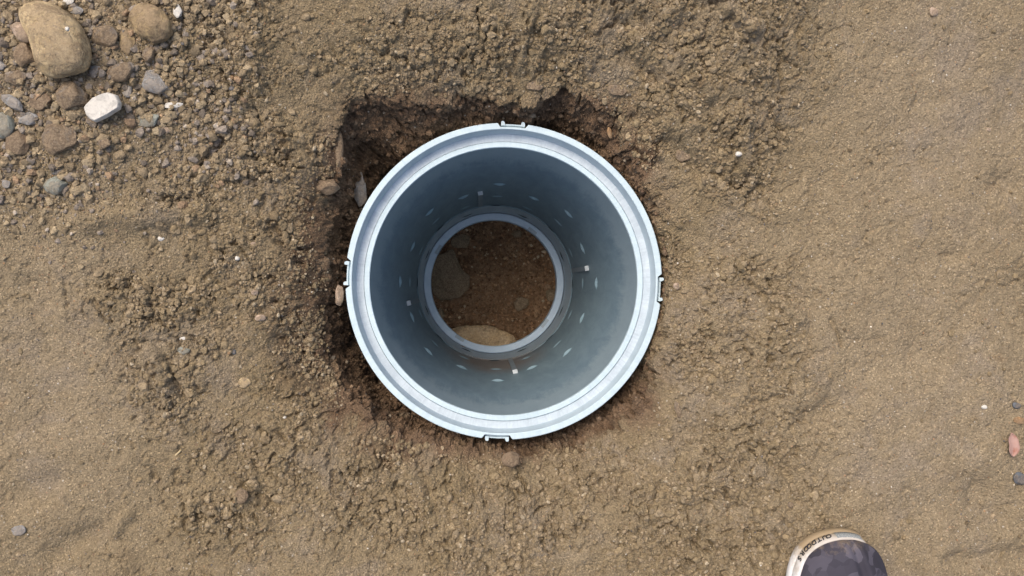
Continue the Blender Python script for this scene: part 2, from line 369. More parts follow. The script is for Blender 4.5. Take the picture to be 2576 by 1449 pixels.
# ---------------------------------------------------------------- the basin
def plastic(name, c1, c2, streak=True, dirt=0.0, rough=0.55, spec=0.35, kind='radial'):
    s = N(name)
    xyz = s.n('SeparateXYZ', {'Vector': s.pos})
    ang = s.math('ARCTAN2', xyz.outputs[1], xyz.outputs[0])
    rad = s.math('SQRT', s.math('ADD', s.math('MULTIPLY', xyz.outputs[0], xyz.outputs[0]), s.math('MULTIPLY', xyz.outputs[1], xyz.outputs[1])))
    va = s.n('CombineXYZ', {0: s.math('MULTIPLY', ang, 60.0), 1: s.math('MULTIPLY', rad, 30.0), 2: s.math('MULTIPLY', xyz.outputs[2], 12.0)}).outputs[0]
    vb = s.n('CombineXYZ', {0: s.math('MULTIPLY', ang, 9.0), 1: s.math('MULTIPLY', rad, 60.0), 2: s.math('MULTIPLY', xyz.outputs[2], 22.0)}).outputs[0]
    st = s.ramp(s.noise(1.0, 5, 0.7, va), [(0.3, 0.0), (0.7, 1.0)])
    cl = s.ramp(s.noise(1.0, 6, 0.7, vb, 0.6), [(0.35, 0.0), (0.65, 1.0)])
    c = s.mix(s.mix(0.5, st, cl) if streak else cl, c1, c2)
    scr = s.ramp(s.noise(220, 3, 0.5, dist=2.0), [(0.70, 0.0), (0.76, 0.35)])
    c = s.mix(scr, c, tuple(min(1, v*1.5) for v in c2))
    if dirt:
        df = s.ramp(s.noise(30, 6, 0.7), [(0.40, 0.0), (0.75, 1.0)])
        c = s.mix(s.math('MULTIPLY', df, dirt), c, (0.20, 0.13, 0.075))
    return s, c, xyz, st, cl, rough, spec
def fin(t, bump=0.0):
    s, c, xyz, st, cl, rough, spec = t
    nb = s.bump(s.noise(500, 3, 0.6), 0.25, 0.0006)
    return s.out(c, rough, nb, spec)
M_RIM = fin(plastic('pale_grey_plastic', (0.435, 0.550, 0.600), (0.57, 0.680, 0.725)))
t_ = plastic('brushed_grey_plastic', (0.385, 0.450, 0.505), (0.585, 0.665, 0.715), dirt=0.0, rough=0.6); M_TREAD = fin(t_)
M_GROOVE_SHADE = fin(plastic('shaded_groove_plastic'.replace('shaded_', ''), (0.37, 0.45, 0.50), (0.43, 0.51, 0.56), streak=False))  # darker than the rim: the groove's shade is put into the colour
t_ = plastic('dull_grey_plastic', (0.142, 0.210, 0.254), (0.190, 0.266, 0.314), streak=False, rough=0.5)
# dusty band below the socket with a ragged lower edge, and a brown patch low on one side
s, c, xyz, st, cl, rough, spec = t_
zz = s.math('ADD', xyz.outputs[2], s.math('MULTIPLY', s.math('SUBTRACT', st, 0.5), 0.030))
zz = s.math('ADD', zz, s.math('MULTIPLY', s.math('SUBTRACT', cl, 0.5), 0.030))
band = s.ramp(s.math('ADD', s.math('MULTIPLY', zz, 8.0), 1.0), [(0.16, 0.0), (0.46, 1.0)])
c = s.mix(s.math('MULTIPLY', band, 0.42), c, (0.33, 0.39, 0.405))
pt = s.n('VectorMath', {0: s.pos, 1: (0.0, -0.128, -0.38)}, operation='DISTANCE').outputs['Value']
brown_patch = s.ramp(s.math('ADD', pt, s.math('MULTIPLY', s.noise(25, 5, 0.7), 0.07)), [(0.07, 0.5), (0.135, 0.0)])
c = s.mix(brown_patch, c, (0.22, 0.115, 0.05))
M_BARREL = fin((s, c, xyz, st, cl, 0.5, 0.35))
M_BASE = fin(plastic('blue_grey_plastic', (0.52, 0.66, 0.80), (0.60, 0.73, 0.86), streak=False))
M_LOW = fin(plastic('smooth_grey_plastic', (0.36, 0.45, 0.52), (0.44, 0.53, 0.60), streak=False))
M_SLOT = fin(plastic('slot_plastic', (0.25, 0.37, 0.44), (0.30, 0.42, 0.49), streak=False))
M_SLOT_SHADE = N('slot_shade').out((0.035, 0.05, 0.06), 0.8)  # dark colour paints the shade inside a through slot; nothing is cut
M_RIB_LIT = fin(plastic('lit_rib_plastic', (0.50, 0.55, 0.58), (0.60, 0.65, 0.68), streak=False))  # brightness of the rib tops, put into the colour
M_RIB = fin(plastic('rib_plastic', (0.20, 0.245, 0.28), (0.24, 0.285, 0.32), streak=False))
basin = bpy.data.objects.new('drainage_basin', None); C.objects.link(basin); basin.location = (0, 0, -0.505)
basin.empty_display_size = 0.1
tag(basin, 'round pale grey plastic drainage basin standing open in the dug pit', 'drainage basin')
BOFF = Vector((0, 0, 0.505))
def part(name, me, mat, parent=None, label=None):
    o = link(name, me, mat, parent or basin)
    if parent is None: o.location = BOFF
    if label: o['label'] = label
    return o
NOTCH = [math.radians(a-2.9) for a in (0, 90, 180, 270)]; HALF = math.radians(5.15)
def angdiff(a, b): return (a-b+math.pi) % (2*math.pi)-math.pi
def revolve(name, prof, nt=720, radfun=None, split=True, closed=False):
    th = np.linspace(0, 2*np.pi, nt, endpoint=False)
    rows = []
    P_ = prof+[prof[0]] if closed else prof
    for i in range(len(P_)-1):                       # separate verts per band: crisp edges
        rows.append((P_[i], P_[i+1]))
    V = []; Fc = []; off = 0
    for (a, b) in rows:
        for q in (a, b):
            r = np.full(nt, q[0])
            if radfun is not None and len(q) > 2: r = r-radfun(th)
            V.append(np.stack([r*np.cos(th), r*np.sin(th), np.full(nt, q[1])], -1))
        Fc.append(grid_faces(2, nt, True)+off); off += 2*nt
    me = np_mesh(name, np.concatenate(V), np.concatenate(Fc)[:, ::-1])
    return me
def notch_depth(th):
    out = np.zeros_like(th)
    for n in NOTCH:
        d = np.abs((th-n+np.pi) % (2*np.pi)-np.pi)
        out = np.maximum(out, 0.0046*(1-sstep(HALF-0.012, HALF+0.010, d)))
    return out
b_ = 0.0006
rimtop = revolve('rim', [(0.1720, -0.004), (0.1723, -b_), (0.1723+b_, 0.0), (0.1795-b_, 0.0, 1), (0.1795, -b_, 1), (0.1795, -0.034, 1), (0.1700, -0.036), (0.1660, -0.055)], 1440, notch_depth)
o = part('rim', rimtop, M_RIM)
part('groove_wall', revolve('groove_wall', [(0.17215, -0.0012), (0.1697, -0.0180), (0.1692, -0.0186)]), M_GROOVE_SHADE)
part('tread', revolve('tread', [(0.16965, -0.0181), (0.1640, -0.0176), (0.1612, -0.0172), (0.1609, -0.0195)]), M_TREAD)
part('inner_rim', revolve('inner_rim', [(0.1608, -0.0205), (0.1606, -0.0162), (0.1601, -0.0156), (0.1549, -0.0152), (0.1543, -0.0158), (0.1540, -0.0205)]), M_RIM)
def rwall(h): return 0.1540-0.0273*(h-0.018)/0.402
prof = [(rwall(h)-0.0002, -h) for h in np.linspace(0.019, 0.42, 40)]
bar = revolve('barrel', prof+[(0.1247, -0.4215)], 720)
out_ = revolve('x', [(0.168, -0.05), (0.160, -0.06), (0.132, -0.42), (0.126, -0.505)], 360)
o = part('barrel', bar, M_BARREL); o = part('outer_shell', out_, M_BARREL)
part('lower_collar', revolve('lower_collar', [(0.1247, -0.4217), (0.1208, -0.494)]), M_LOW)
part('base_ring', revolve('base_ring', [(0.1208, -0.4985), (0.1200, -0.4985), (0.1196, -0.4945), (0.1188, -0.4935), (0.1085, -0.4935), (0.1078, -0.4943), (0.1076, -0.512)]), M_BASE)
def rot_mesh(name, V, Fl, th):
    ca, sa = math.cos(th), math.sin(th)
    me = bpy.data.meshes.new(name)
    me.from_pydata([(v[0]*ca-v[1]*sa, v[0]*sa+v[1]*ca, v[2]) for v in V], [], Fl); me.update()
    return me
def prism(pts, z0, z1):
    n = len(pts); V = [(x, y, z0) for x, y in pts]+[(x, y, z1) for x, y in pts]
    Fl = [tuple(range(n-1, -1, -1)), tuple(range(n, 2*n))]+[(i, (i+1) % n, n+(i+1) % n, n+i) for i in range(n)]
    return V, Fl
def slot_mesh(h, r, half, depth, up_=True):
    """shallow scoop: lens-shaped top face, tapering back into the wall below"""
    n = 15; top = []; wl = []
    for i in range(n):
        u = -1+2*i/(n-1); a = u*half/r
        d = depth*(1-u*u)+0.0002
        top.append(((r-d)*math.cos(a), (r-d)*math.sin(a), -h)); hu = h-0.0060*(1-u*u); ru = rwall(hu) if up_ else r
        wl.append(((ru-0.0006)*math.cos(a), (ru-0.0006)*math.sin(a), -hu if up_ else -h+0.0006))
    low = [((rwall(h+0.012)+0.0005)*math.cos(t), (rwall(h+0.012)+0.0005)*math.sin(t), -h-0.012) for t in [(-1+2*i/(n-1))*half*0.6/r for i in range(n)]]
    V = wl+top+low; Fl = []
    for i in range(n-1):
        Fl.append((i, i+1, n+i+1, n+i)); Fl.append((n+i, n+i+1, 2*n+i+1, 2*n+i))
    return V, Fl
for k in range(16):
    th = math.pi/2-k*math.pi/8+math.radians(-0.5)
    up = (k % 2 == 0)
    for h in ((0.235, 0.335) if up else (0.285, 0.385)):
        V, Fl = slot_mesh(h, rwall(h), 0.0094, 0.0030 if h < 0.3 else 0.0016)
        part('drain_slot', rot_mesh('drain_slot', V, Fl, th), M_SLOT)
    h = 0.4175 if up else 0.462; rr_ = rwall(h) if up else 0.1247-0.0039*(h-0.4217)/0.0723
    V, Fl = slot_mesh(h, rr_, 0.0105, 0.0019, False)
    if not up: V = [(v[0], v[1], v[2]) for v in V[:30]]; Fl = [f for f in Fl if max(f) < 30]
    part('drain_slot', rot_mesh('drain_slot', V, Fl, th), M_SLOT_SHADE, label='slot near the base with its dark opening painted on')
# ribs, the light on their up-facing ends painted into the caps
for (dx, dy) in ((1210, 495), (1475, 675), (1297, 940), (1030, 762)):
    h0 = 0.285; x, y = P(dx, dy, -h0); th = math.atan2(y, x)
    r0 = rwall(h0); r1 = rwall(0.42); wd = 0.0034
    V = [(r0-0.0050, -wd, -h0), (r0-0.0050, wd, -h0), (r0+.001, wd, -h0), (r0+.001, -wd, -h0), (r1-0.0012, -wd, -0.42), (r1-0.0012, wd, -0.42), (r1+.001, wd, -0.42), (r1+.001, -wd, -0.42)]
    Fl = [(3, 2, 1, 0), (0, 1, 5, 4), (1, 2, 6, 5), (0, 4, 7, 3)]
    rb = part('guide_rib', rot_mesh('guide_rib', V, Fl, th), M_RIB)
    pv, pf = prism([(r0-0.0056, -wd-0.0002), (r0+.001, -wd-0.0002), (r0+.001, wd+0.0002), (r0-0.0056, wd+0.0002)], -h0-0.003, -h0+0.0012)
    part('rib_cap', rot_mesh('rib_cap', pv, pf, th), M_RIB_LIT, parent=rb)
# latches in the four notches of the rim
for n in NOTCH:
    pts = []; hw = HALF-0.014
    for u in np.linspace(-hw, hw, 9): pts.append((0.1743*math.cos(u), 0.1743*math.sin(u)))
    for u in np.linspace(hw, -hw, 9): pts.append((0.1786*math.cos(u), 0.1786*math.sin(u)))
    V, Fl = prism(pts[::-1], -0.020, -0.007)
    lt = part('latch', rot_mesh('latch', V, [f[::-1] for f in Fl], n), M_RIM)
    V, Fl = prism([(q[0]*k_, q[1]*k_) for q, k_ in zip(pts, [1.0170]*9+[1.0011]*9)][::-1], -0.0195, -0.0045)
    part('latch_plate', rot_mesh('latch_plate', V, [f[::-1] for f in Fl], n), M_RIM, parent=lt)
    for sg in (-1, 1):
        c0 = sg*(hw-0.012)
        q = [(0.1770, c0-0.013), (0.1795, c0-0.013), (0.1817, c0-0.008), (0.1822, c0-0.003), (0.1822, c0+0.006), (0.1815, c0+0.010), (0.1770, c0+0.011)]
        V, Fl = prism([(r*math.cos(a), r*math.sin(a)) for r, a in q], -0.018, -0.0030)
        part('hook', rot_mesh('hook', V, Fl, n), M_RIM, parent=lt)
for (dx, dy) in ((1335, 587), (1110, 632), (1152, 858), (1374, 816)):
    x, y = P(dx, dy, -0.4935); th = math.atan2(y, x)
    q = [(0.1078, -0.0085), (0.1130, -0.0085), (0.1136, -0.0078), (0.1136, 0.0078), (0.1130, 0.0085), (0.1078, 0.0085)]
    V, Fl = prism(q, -0.4935-0.003, -0.4935+0.0006)
    part('base_notch', rot_mesh('base_notch', V, Fl, th), M_LOW)

# ---------------------------------------------------------------- stones
def rock_mat(name, cols, speck=0.3, dirt=0.35, rough=0.75, fine=300):
    s = N(name)
    c = s.mix(s.ramp(s.noise(55, 6, 0.7), [(0.35, 0.), (0.65, 1.)]), cols[0], cols[1])
    c = s.mix(s.math('MULTIPLY', s.ramp(s.noise(fine, 4, 0.75), [(0.5, 0.), (0.64, 1.)]), speck), c, cols[2])
    d = s.ramp(s.noise(34, 6, 0.75, dist=0.4), [(0.62-0.35*dirt, 0.), (0.72-0.3*dirt, 1.)])
    c = s.mix(s.math('MULTIPLY', s.ramp(s.noise(130, 5, 0.7, dist=0.5), [(0.48, 0.), (0.62, 1.)]), 0.55), c, tuple(v*0.55 for v in cols[0]))
    nz = s.n('SeparateXYZ', {'Vector': s.n('NewGeometry').outputs['Normal']}).outputs[2]
    top = s.ramp(s.math('ADD', s.math('MULTIPLY', nz, 0.52), s.math('MULTIPLY', s.noise(48, 6, 0.75, dist=0.3), 1.1)), [(0.98-0.10*dirt, 0.), (1.08-0.10*dirt, 1.0)])
    d = s.math('MAXIMUM', d, s.math('MULTIPLY', top, min(1, max(0, dirt*1.6))))
    v = s.n('SeparateColor', {'Color': s.n('TexVoronoi', {'Vector': s.pos, 'Scale': 700.0}).outputs['Color']})
    mud = s.mix(v.outputs[0], (0.12, 0.082, 0.05), (0.27, 0.20, 0.125))
    c = s.mix(s.math('MULTIPLY', d, min(1, 0.55+dirt*0.5)), c, mud)
    nb = s.bump(s.noise(450, 4, 0.7), 0.5, 0.0012)
    nb = s.bump(d, 0.6, 0.0016, nb)
    return s.out(c, rough, nb, 0.35)
RM = {
 'tan': rock_mat('tan_cobble', ((0.46, 0.34, 0.185), (0.60, 0.47, 0.285), (0.19, 0.155, 0.12)), 0.7, 0.40),
 'ochre': rock_mat('ochre_cobble', ((0.36, 0.26, 0.135), (0.44, 0.33, 0.19), (0.22, 0.16, 0.10)), 0.5, 0.5),
 'white': rock_mat('white_stone', ((0.58, 0.55, 0.49), (0.66, 0.63, 0.57), (0.50, 0.47, 0.42)), 0.25, -0.3),
 'grey': rock_mat('grey_pebble', ((0.26, 0.25, 0.235), (0.38, 0.37, 0.355), (0.18, 0.17, 0.16)), 0.4, 0.38, 0.45),
 'dust': rock_mat('dusty_grey_stone', ((0.20, 0.175, 0.15), (0.27, 0.24, 0.205), (0.14, 0.12, 0.10)), 0.5, 0.8),
 'dark': rock_mat('dark_blue_grey_pebble', ((0.10, 0.11, 0.125), (0.16, 0.17, 0.18), (0.07, 0.07, 0.08)), 0.4, 0.4, 0.5),
 'pink': rock_mat('pinkish_stone', ((0.44, 0.33, 0.25), (0.52, 0.41, 0.31), (0.3, 0.2, 0.14)), 0.4, 0.5),
 'green': rock_mat('greenish_grey_stone', ((0.24, 0.25, 0.21), (0.37, 0.38, 0.33), (0.13, 0.14, 0.11)), 0.5, 0.4),
 'brown': rock_mat('brown_stone', ((0.20, 0.14, 0.09), (0.27, 0.20, 0.135), (0.12, 0.08, 0.05)), 0.4, 0.6),
 'rust': rock_mat('rusty_orange_stone', ((0.32, 0.18, 0.08), (0.38, 0.26, 0.15), (0.18, 0.1, 0.05)), 0.5, 0.4),
 'deep': rock_mat('tan_cobble_with_soil', ((0.56, 0.38, 0.19), (0.78, 0.60, 0.38), (0.28, 0.17, 0.09)), 0.7, 0.3),
 'mossy': rock_mat('olive_smeared_stone', ((0.21, 0.165, 0.095), (0.30, 0.235, 0.145), (0.14, 0.09, 0.05)), 0.7, 0.75),
}
ICO = {k: ico(k) for k in (1, 2, 3, 4, 5)}
def rock(label, cx, cy, rx, ry, mat, hh=0.6, sink=0.35, rot=0.0, ang=0.4, pts=None, z=None, cat='stone', name='stone', rough=1.0, group=None, tiltx=0.0):
    """stone seen at picture point (cx,cy), half-sizes in picture units; built at its real place and size"""
    zg = z
    if pts is not None: ang = 0
    if zg is None:
        x, y = P(cx, cy, 0.04)
        for _ in range(3): zg = float(gz(x, y)[0]); x, y = P(cx, cy, zg)
    x, y = P(cx, cy, zg); k = (CAM[2]-zg)/F
    a, b = rx*k, ry*k; size = min(a, b)
    ze = zg+(size if pts is None else 0.9*size)*hh*(1-2*sink); x, y = P(cx, cy, ze); k = (CAM[2]-ze)/F; a, b = rx*k, ry*k
    n_sub = 5 if max(rx, ry) > 45 else (4 if max(rx, ry) > 14 else 3)
    V, Fc = ICO[n_sub]; V = V.copy(); rs = np.random.default_rng(int(cx*7+cy*13) % 99991)
    off = rs.random(3)*50
    if mat == 'white' and pts is not None: rough *= 0.35
    q = (V[:, 0]*1.0+off[0], V[:, 1]*1.0+off[1], V[:, 2]*1.0+off[2])
    if ang > 0:                                            # facets: clip by random planes
        for _ in range(int(7+ang*12)):
            nrm = rs.normal(size=3); nrm /= np.linalg.norm(nrm); d = 0.64+0.26*rs.random()
            over = np.maximum(V@nrm-d, 0); V -= over[:, None]*nrm*0.93
    V *= (1+0.14*rough*fbm(q, 0.9, 2)+0.045*rough*fbm(q, 0.28, 3)+0.016*rough*fbm(q, 0.07, 2))[:, None]
    if mat == 'white' and pts is not None: V[:, 2] = np.clip(V[:, 2], -0.45, 0.45)+0.06*V[:, 0]; hh *= 1.5
    if pts is not None:                                    # outline control points (picture units)
        pts = [(p[0]+(q[0]-p[0])*t, p[1]+(q[1]-p[1])*t) for p, q in zip(pts, pts[1:]+pts[:1]) for t in np.linspace(0, 1, 12, endpoint=False)]
        pa = np.array([math.atan2(-(p[1]-cy), p[0]-cx) for p in pts]); pr = np.array([math.hypot(p[0]-cx, p[1]-cy) for p in pts])
        o1 = np.argsort(pa); pa = pa[o1]; pr = pr[o1]
        az = np.arctan2(V[:, 1], V[:, 0])
        fine = np.linspace(-np.pi, np.pi, 361); rf = np.interp(fine, np.r_[pa[-1]-2*np.pi, pa, pa[0]+2*np.pi], np.r_[pr[-1], pr, pr[0]])
        kw = 8 if mat != 'white' else 2; kk = np.hanning(2*kw+1); kk /= kk.sum(); rf = np.convolve(np.r_[rf[-kw-1:-1], rf, rf[1:kw+1]], kk, 'valid')
        sc = np.interp(az, fine, rf)*k
        h = np.hypot(V[:, 0], V[:, 1])+1e-9; hs = np.minimum(h, 1.0)**0.85
        V = np.stack([V[:, 0]/h*hs*sc, V[:, 1]/h*hs*sc, V[:, 2]*size*hh], -1)
        size = float(np.median(pr))*k
        V[:, 2] *= size/min(a, b)
    else:
        V = V*np.array([a, b, size*hh]); cr_, sr_ = math.cos(rot), math.sin(rot)
        V = np.stack([V[:, 0]*cr_-V[:, 1]*sr_, V[:, 0]*sr_+V[:, 1]*cr_, V[:, 2]], -1)
    me = np_mesh(name, V, Fc)
    o = link(name, me, RM[mat]); o.location = (float(x), float(y), zg+size*hh*(1-2*sink))
    if tiltx: o.rotation_euler = (0, tiltx, 0)
    tag(o, label, cat, group); return o
G1 = 'stones in the gravelly corner'; G2 = 'stones stuck in the pit wall'; G3 = 'stones on the pit bottom'; G4 = 'pebbles on the bare soil'
rock('largest stone, bean-shaped tan cobble with soil stuck on its top', 152, 98, 72, 92, 'tan', 0.62, 0.25, group=G1,
     pts=[(64,45),(68,28),(85,16),(115,10),(150,20),(185,42),(205,68),(222,105),(228,145),(220,172),(190,184),(150,196),(120,192),(104,178),(98,160),(94,130),(82,95),(68,66)])
rock('round ochre stone caked in sandy soil beside the white crumb', 385, 60, 48, 48, 'ochre', 0.65, 0.3, group=G1,
     pts=[(335,30),(352,12),(385,10),(412,28),(430,55),(432,85),(415,100),(385,108),(352,92),(338,70),(330,50)], rough=1.5)
rock('flat pale white stone with straight edges, the whitest in the gravel', 262, 271, 46, 32, 'white', 0.42, 0.15, ang=0.5, group=G1,
     pts=[(218,275),(222,268),(240,250),(262,240),(278,236),(300,243),(308,262),(306,275),(280,292),(246,309),(234,303),(224,292)], rough=0.6)
rock('smooth grey pebble with a pale sheen right of the flat white stone', 388, 209, 40, 28, 'grey', 0.6, 0.3, rot=-0.6, group=G1, rough=0.6)
rock('small pinkish stone tucked against the left side of the largest cobble', 56, 80, 32, 24, 'pink', 0.6, 0.3, rot=-0.5, group=G1, ang=.2)
rock('brown rounded stone under the pinkish one, left of the largest cobble', 62, 138, 26, 30, 'brown', 0.6, 0.35, group=G1)
rock('angular dust-covered grey rock between the largest cobble and white stone', 182, 240, 40, 40, 'dust', 0.6, 0.3, ang=1.0, group=G1)
rock('big round half-buried stone with a pale worn top at lower left', 150, 345, 46, 46, 'dust', 0.5, 0.42, group=G1, rough=1.3)
rock('pale grey stone cut by the left edge of the photo', 8, 312, 30, 36, 'green', 0.6, 0.3, group=G1)
rock('long grey wedge stone near the left edge pointing down right', 32, 258, 34, 15, 'grey', 0.7, 0.3, rot=-0.6, group=G1, ang=.3)
rock('small pinkish grey pebble between the edge stone and big round stone', 72, 300, 26, 18, 'grey', 0.6, 0.3, ang=.4, group=G1)
rock('dusty sloping stone below the pale edge stone', 42, 362, 34, 32, 'brown', 0.5, 0.4, group=G1)
rock('clod-like brown stone left of the angular dusty rock', 100, 255, 34, 24, 'brown', 0.55, 0.4, group=G1)
rock('grey stone lying just below the brown rounded stone', 40, 196, 28, 20, 'dust', 0.6, 0.3, ang=.5, group=G1)
rock('narrow upright tan stone left of the round ochre stone', 320, 105, 20, 42, 'ochre', 0.6, 0.3, rot=0.2, ang=.4, group=G1, rough=1.4)
rock('dark grey mottled rock between largest cobble and narrow tan stone', 262, 92, 34, 30, 'dust', 0.6, 0.3, ang=.8, group=G1)
rock('smooth mauve-grey stone with soil on it, above the grey pebble', 308, 178, 42, 26, 'dust', 0.55, 0.3, rot=0.4, group=G1, rough=.6)
rock('white knobbly crumb at upper right of the gravel', 447, 29, 12, 20, 'white', 0.6, 0.2, ang=.6, group=G1, rot=0.1)
rock('thin white chip pointing right, lowest right of the gravel', 436, 264, 24, 9, 'white', 0.5, 0.2, ang=.6, rot=0.15, group=G1)
rock('small whitish chip above the largest cobble', 172, 3, 18, 9, 'white', 0.6, 0.2, ang=.5, rot=0.2, group=G1)
rock('grey slanted chip near the upper right of the largest cobble', 192, 26, 20, 11, 'grey', 0.6, 0.2, ang=.5, rot=-0.15, group=G1)
rock('tiny bright white pebble resting on top of the largest cobble', 169, 73, 6, 6, 'white', 0.8, 0.1, z=0.137, group=G1)
rock('bluish flat pebble half covered by grey crumbs', 372, 303, 32, 18, 'green', 0.4, 0.35, rot=0.1, group=G1)
rock('small yellowish pebble beside the narrow shadow below the white stone', 229, 394, 8, 7, 'tan', 0.8, 0.2, group=G1)
rock('purplish angular stone right of the big round stone', 262, 360, 19, 16, 'dust', 0.6, 0.35, ang=.8, group=G1)
rock('greenish white striped stone lying below the gravel', 140, 463, 30, 26, 'green', 0.6, 0.3, ang=.3, group=G1)
rock('small whitish pebble at the left edge, left of the greenish stone', 17, 463, 11, 12, 'grey', 0.6, 0.3, group=G1)
rock('small tan pebble lower right of the greenish white stone', 184, 494, 10, 9, 'tan', 0.7, 0.2, group=G1)
rock('grey jagged pebble right of the big round stone', 236, 300, 22, 15, 'dust', 0.6, 0.3, ang=.9, group=G1)
rock('small dark stone hugging the upper side of the greenish stone', 148, 432, 22, 10, 'dark', 0.5, 0.4, group=G1)
rock('grey worn pebble above the smooth grey pebble', 242, 178, 16, 13, 'grey', 0.6, 0.3, ang=.4, group=G1)
rock('round gritty lump right of the grey mauve stone', 376, 138, 18, 20, 'dust', 0.6, 0.35, ang=.4, group=G1)
rock('little round cream pebble above the smooth grey pebble', 399, 163, 10, 8, 'pink', 0.7, 0.2, group=G1, ang=.3)
rock('cream lump at the right border of the gravel', 454, 158, 12, 10, 'tan', 0.7, 0.25, group=G1, ang=.3)
rock('small reddish stone below the bluish flat pebble', 414, 327, 15, 9, 'pink', 0.5, 0.3, rot=-.3, ang=.5, group=G1)
rock('grey pebble under the grey mauve stone', 322, 232, 14, 18, 'grey', 0.6, 0.35, ang=.3, group=G1)
rock('small dark bluish pebble in the far upper left corner', 4, 165, 10, 12, 'grey', 0.6, 0.3, group=G1)
# stones of the pit wall
def wallrock(label, cx, cy, rx, ry, mat, z, **k): return rock(label, cx, cy, rx, ry, mat, z=z, group=G2, **k)
wallrock('long smooth brown stone standing upright in the upper left pit wall', 851, 378, 13, 48, 'brown', 0.006, hh=0.9, sink=0.34, ang=0, rot=-0.05, rough=.8)
wallrock('blocky dusty brown rock jutting over the left pit edge', 822, 468, 36, 22, 'brown', 0.010, hh=0.8, sink=0.45, ang=.9, rot=.1)
wallrock('light grey crumbly concrete lump in the gap left of the basin', 906, 478, 18, 44, 'grey', -0.055, hh=0.6, sink=0.48, rot=0.1, rough=3.0, ang=.8)
wallrock('pinkish slab stone wedged beside the left latch of the basin', 853, 742, 12, 28, 'pink', -0.018, hh=0.9, sink=0.5, ang=.5)
wallrock('rusty orange sliver of stone at the upper right pit edge', 1534, 334, 7, 15, 'rust', 0.006, hh=0.9, sink=0.4, ang=.5, rot=0.3)
wallrock('shiny brown angular stone hanging in the upper pit wall', 965, 240, 22, 10, 'brown', 0.004, hh=0.9, sink=0.4, ang=.8, rot=.15)
wallrock('half-round brown stone poking out below the bottom latch', 1286, 1156, 26, 20, 'brown', 0.012, hh=0.8, sink=0.5, rough=1.2)
wallrock('small dull stone in the lower right gap beside the basin', 1580, 1004, 10, 8, 'brown', -0.03, hh=0.9, sink=0.4, ang=.6)
# pit bottom
def deep(label, cx, cy, rx, ry, mat, **k): return rock(label, cx, cy, rx, ry, mat, z=-0.512, group=G3, **k)
deep('large tan cobble on the pit bottom, cut by the base ring', 1215, 862, 86, 44, 'deep', hh=0.5, sink=0.42, rot=-0.16, rough=1.8)
deep('olive smeared round stone at the left of the pit bottom', 1125, 694, 52, 62, 'mossy', hh=0.25, sink=0.45, rough=2.6)
deep('pale knobbly stone at the upper left of the pit bottom', 1158, 606, 24, 22, 'mossy', hh=0.4, sink=0.46, rough=3, ang=.6)
deep('small pale stone at the upper right of the pit bottom', 1300, 588, 14, 11, 'mossy', hh=0.4, sink=0.45, ang=.8, rough=3)
deep('cream patch stone right of the pit bottom centre', 1314, 764, 22, 17, 'mossy', hh=0.35, sink=0.47, ang=.8, rough=3)
deep('pale stone against the right side of the base ring', 1384, 740, 14, 18, 'mossy', hh=0.4, sink=0.46, ang=.7, rough=2.5)
deep('greenish stone at the lower left of the pit bottom', 1106, 792, 16, 22, 'mossy', hh=0.4, sink=0.46, rough=2.6)
# loose ones on the bare soil
for a in [
 ('small white pebble above the left footprint', 406, 600, 9, 7, 'white'), ('tan crumbly lump left of the lower pit edge', 614, 963, 17, 14, 'tan'),
 ('small round slate-blue pebble left of the pit', 589, 886, 6, 7, 'dark'), ('orange bit beside the slate-blue pebble', 576, 889, 5, 4, 'rust'),
 ('flat greenish pebble in the left crumbly patch', 462, 882, 16, 10, 'green'), ('pale pebble above the flat greenish pebble', 460, 852, 9, 5, 'white'),
 ('pale stone clod in the lower left loose soil', 605, 1248, 18, 20, 'brown'), ('blurry whitish stone near the bottom left corner', 46, 1334, 18, 13, 'grey'),
 ('cream and pink pebble near the top right corner', 2349, 30, 11, 14, 'pink'), ('tiny orange pebble on the right side soil', 2488, 326, 7, 5, 'pink'),
 ('small cream pebble near the lower right edge', 2476, 1024, 8, 6, 'white'), ('dark blue-grey stone at the right edge of the photo', 2568, 1204, 22, 18, 'dark'),
 ('orange-brown wet stone at the right edge above the pink leaf', 2566, 1058, 18, 10, 'rust'), ('dark stone above the orange-brown one at the right edge', 2556, 1020, 12, 10, 'dark'),
 ('pale streaky stone in the crumbly soil right of the pit top', 1858, 388, 10, 7, 'white'), ('small pale stone right of the right latch', 1702, 720, 9, 9, 'pink'),
 ('dull pale bone-like stone below right of the pit', 1705, 1030, 8, 24, 'dust'), ('tiny white chip on the lower left soil', 716, 1050, 5, 4, 'white'),
 ('pale crumb beside the tiny white chip', 636, 612, 7, 5, 'pink'), ('little white pebble on the left soil, upper', 995*0.6, 650, 6, 6, 'white'),
 ('bluish pebble in the soil left of the upper pit corner', 583, 223, 8, 6, 'dark'), ('tiny dark blue pebble below the white knobbly crumb', 459, 109, 6, 5, 'dark'),
 ('small rusty pebble at the upper middle soil', 583, 195, 5, 6, 'rust'), ('smooth grey stone showing through the upper right crumbly soil', 1722, 392, 24, 18, 'dust'),
 ('mauve flat stone in the upper slope right of the middle', 1553, 225, 26, 16, 'dust'), ('broken pale stone in the slope above the basin', 1344, 216, 22, 14, 'dust'),
 ('white grain pebble near the shoe', 1114+800, 1422, 3, 3, 'white'), ('small grey stone in the hollow left of the shoe', 1988, 1325-55, 10, 9, 'dust'),
 ('chalky pebble in the left crumbly patch', 640, 735, 10, 8, 'pink'), ('chalky lump below the other chalky pebble', 655, 800, 14, 9, 'pink'),
]:
    flatb = 0.35 if a[3] > 15 else 0.7
    rock(a[0], a[1], a[2], a[3], a[4], a[5], hh=flatb, sink=0.3, ang=0.45, rot=rng.random()*.4-.2, group=G4, cat='pebble' if a[3] < 15 else 'stone', name='pebble' if a[3] < 15 else 'stone')

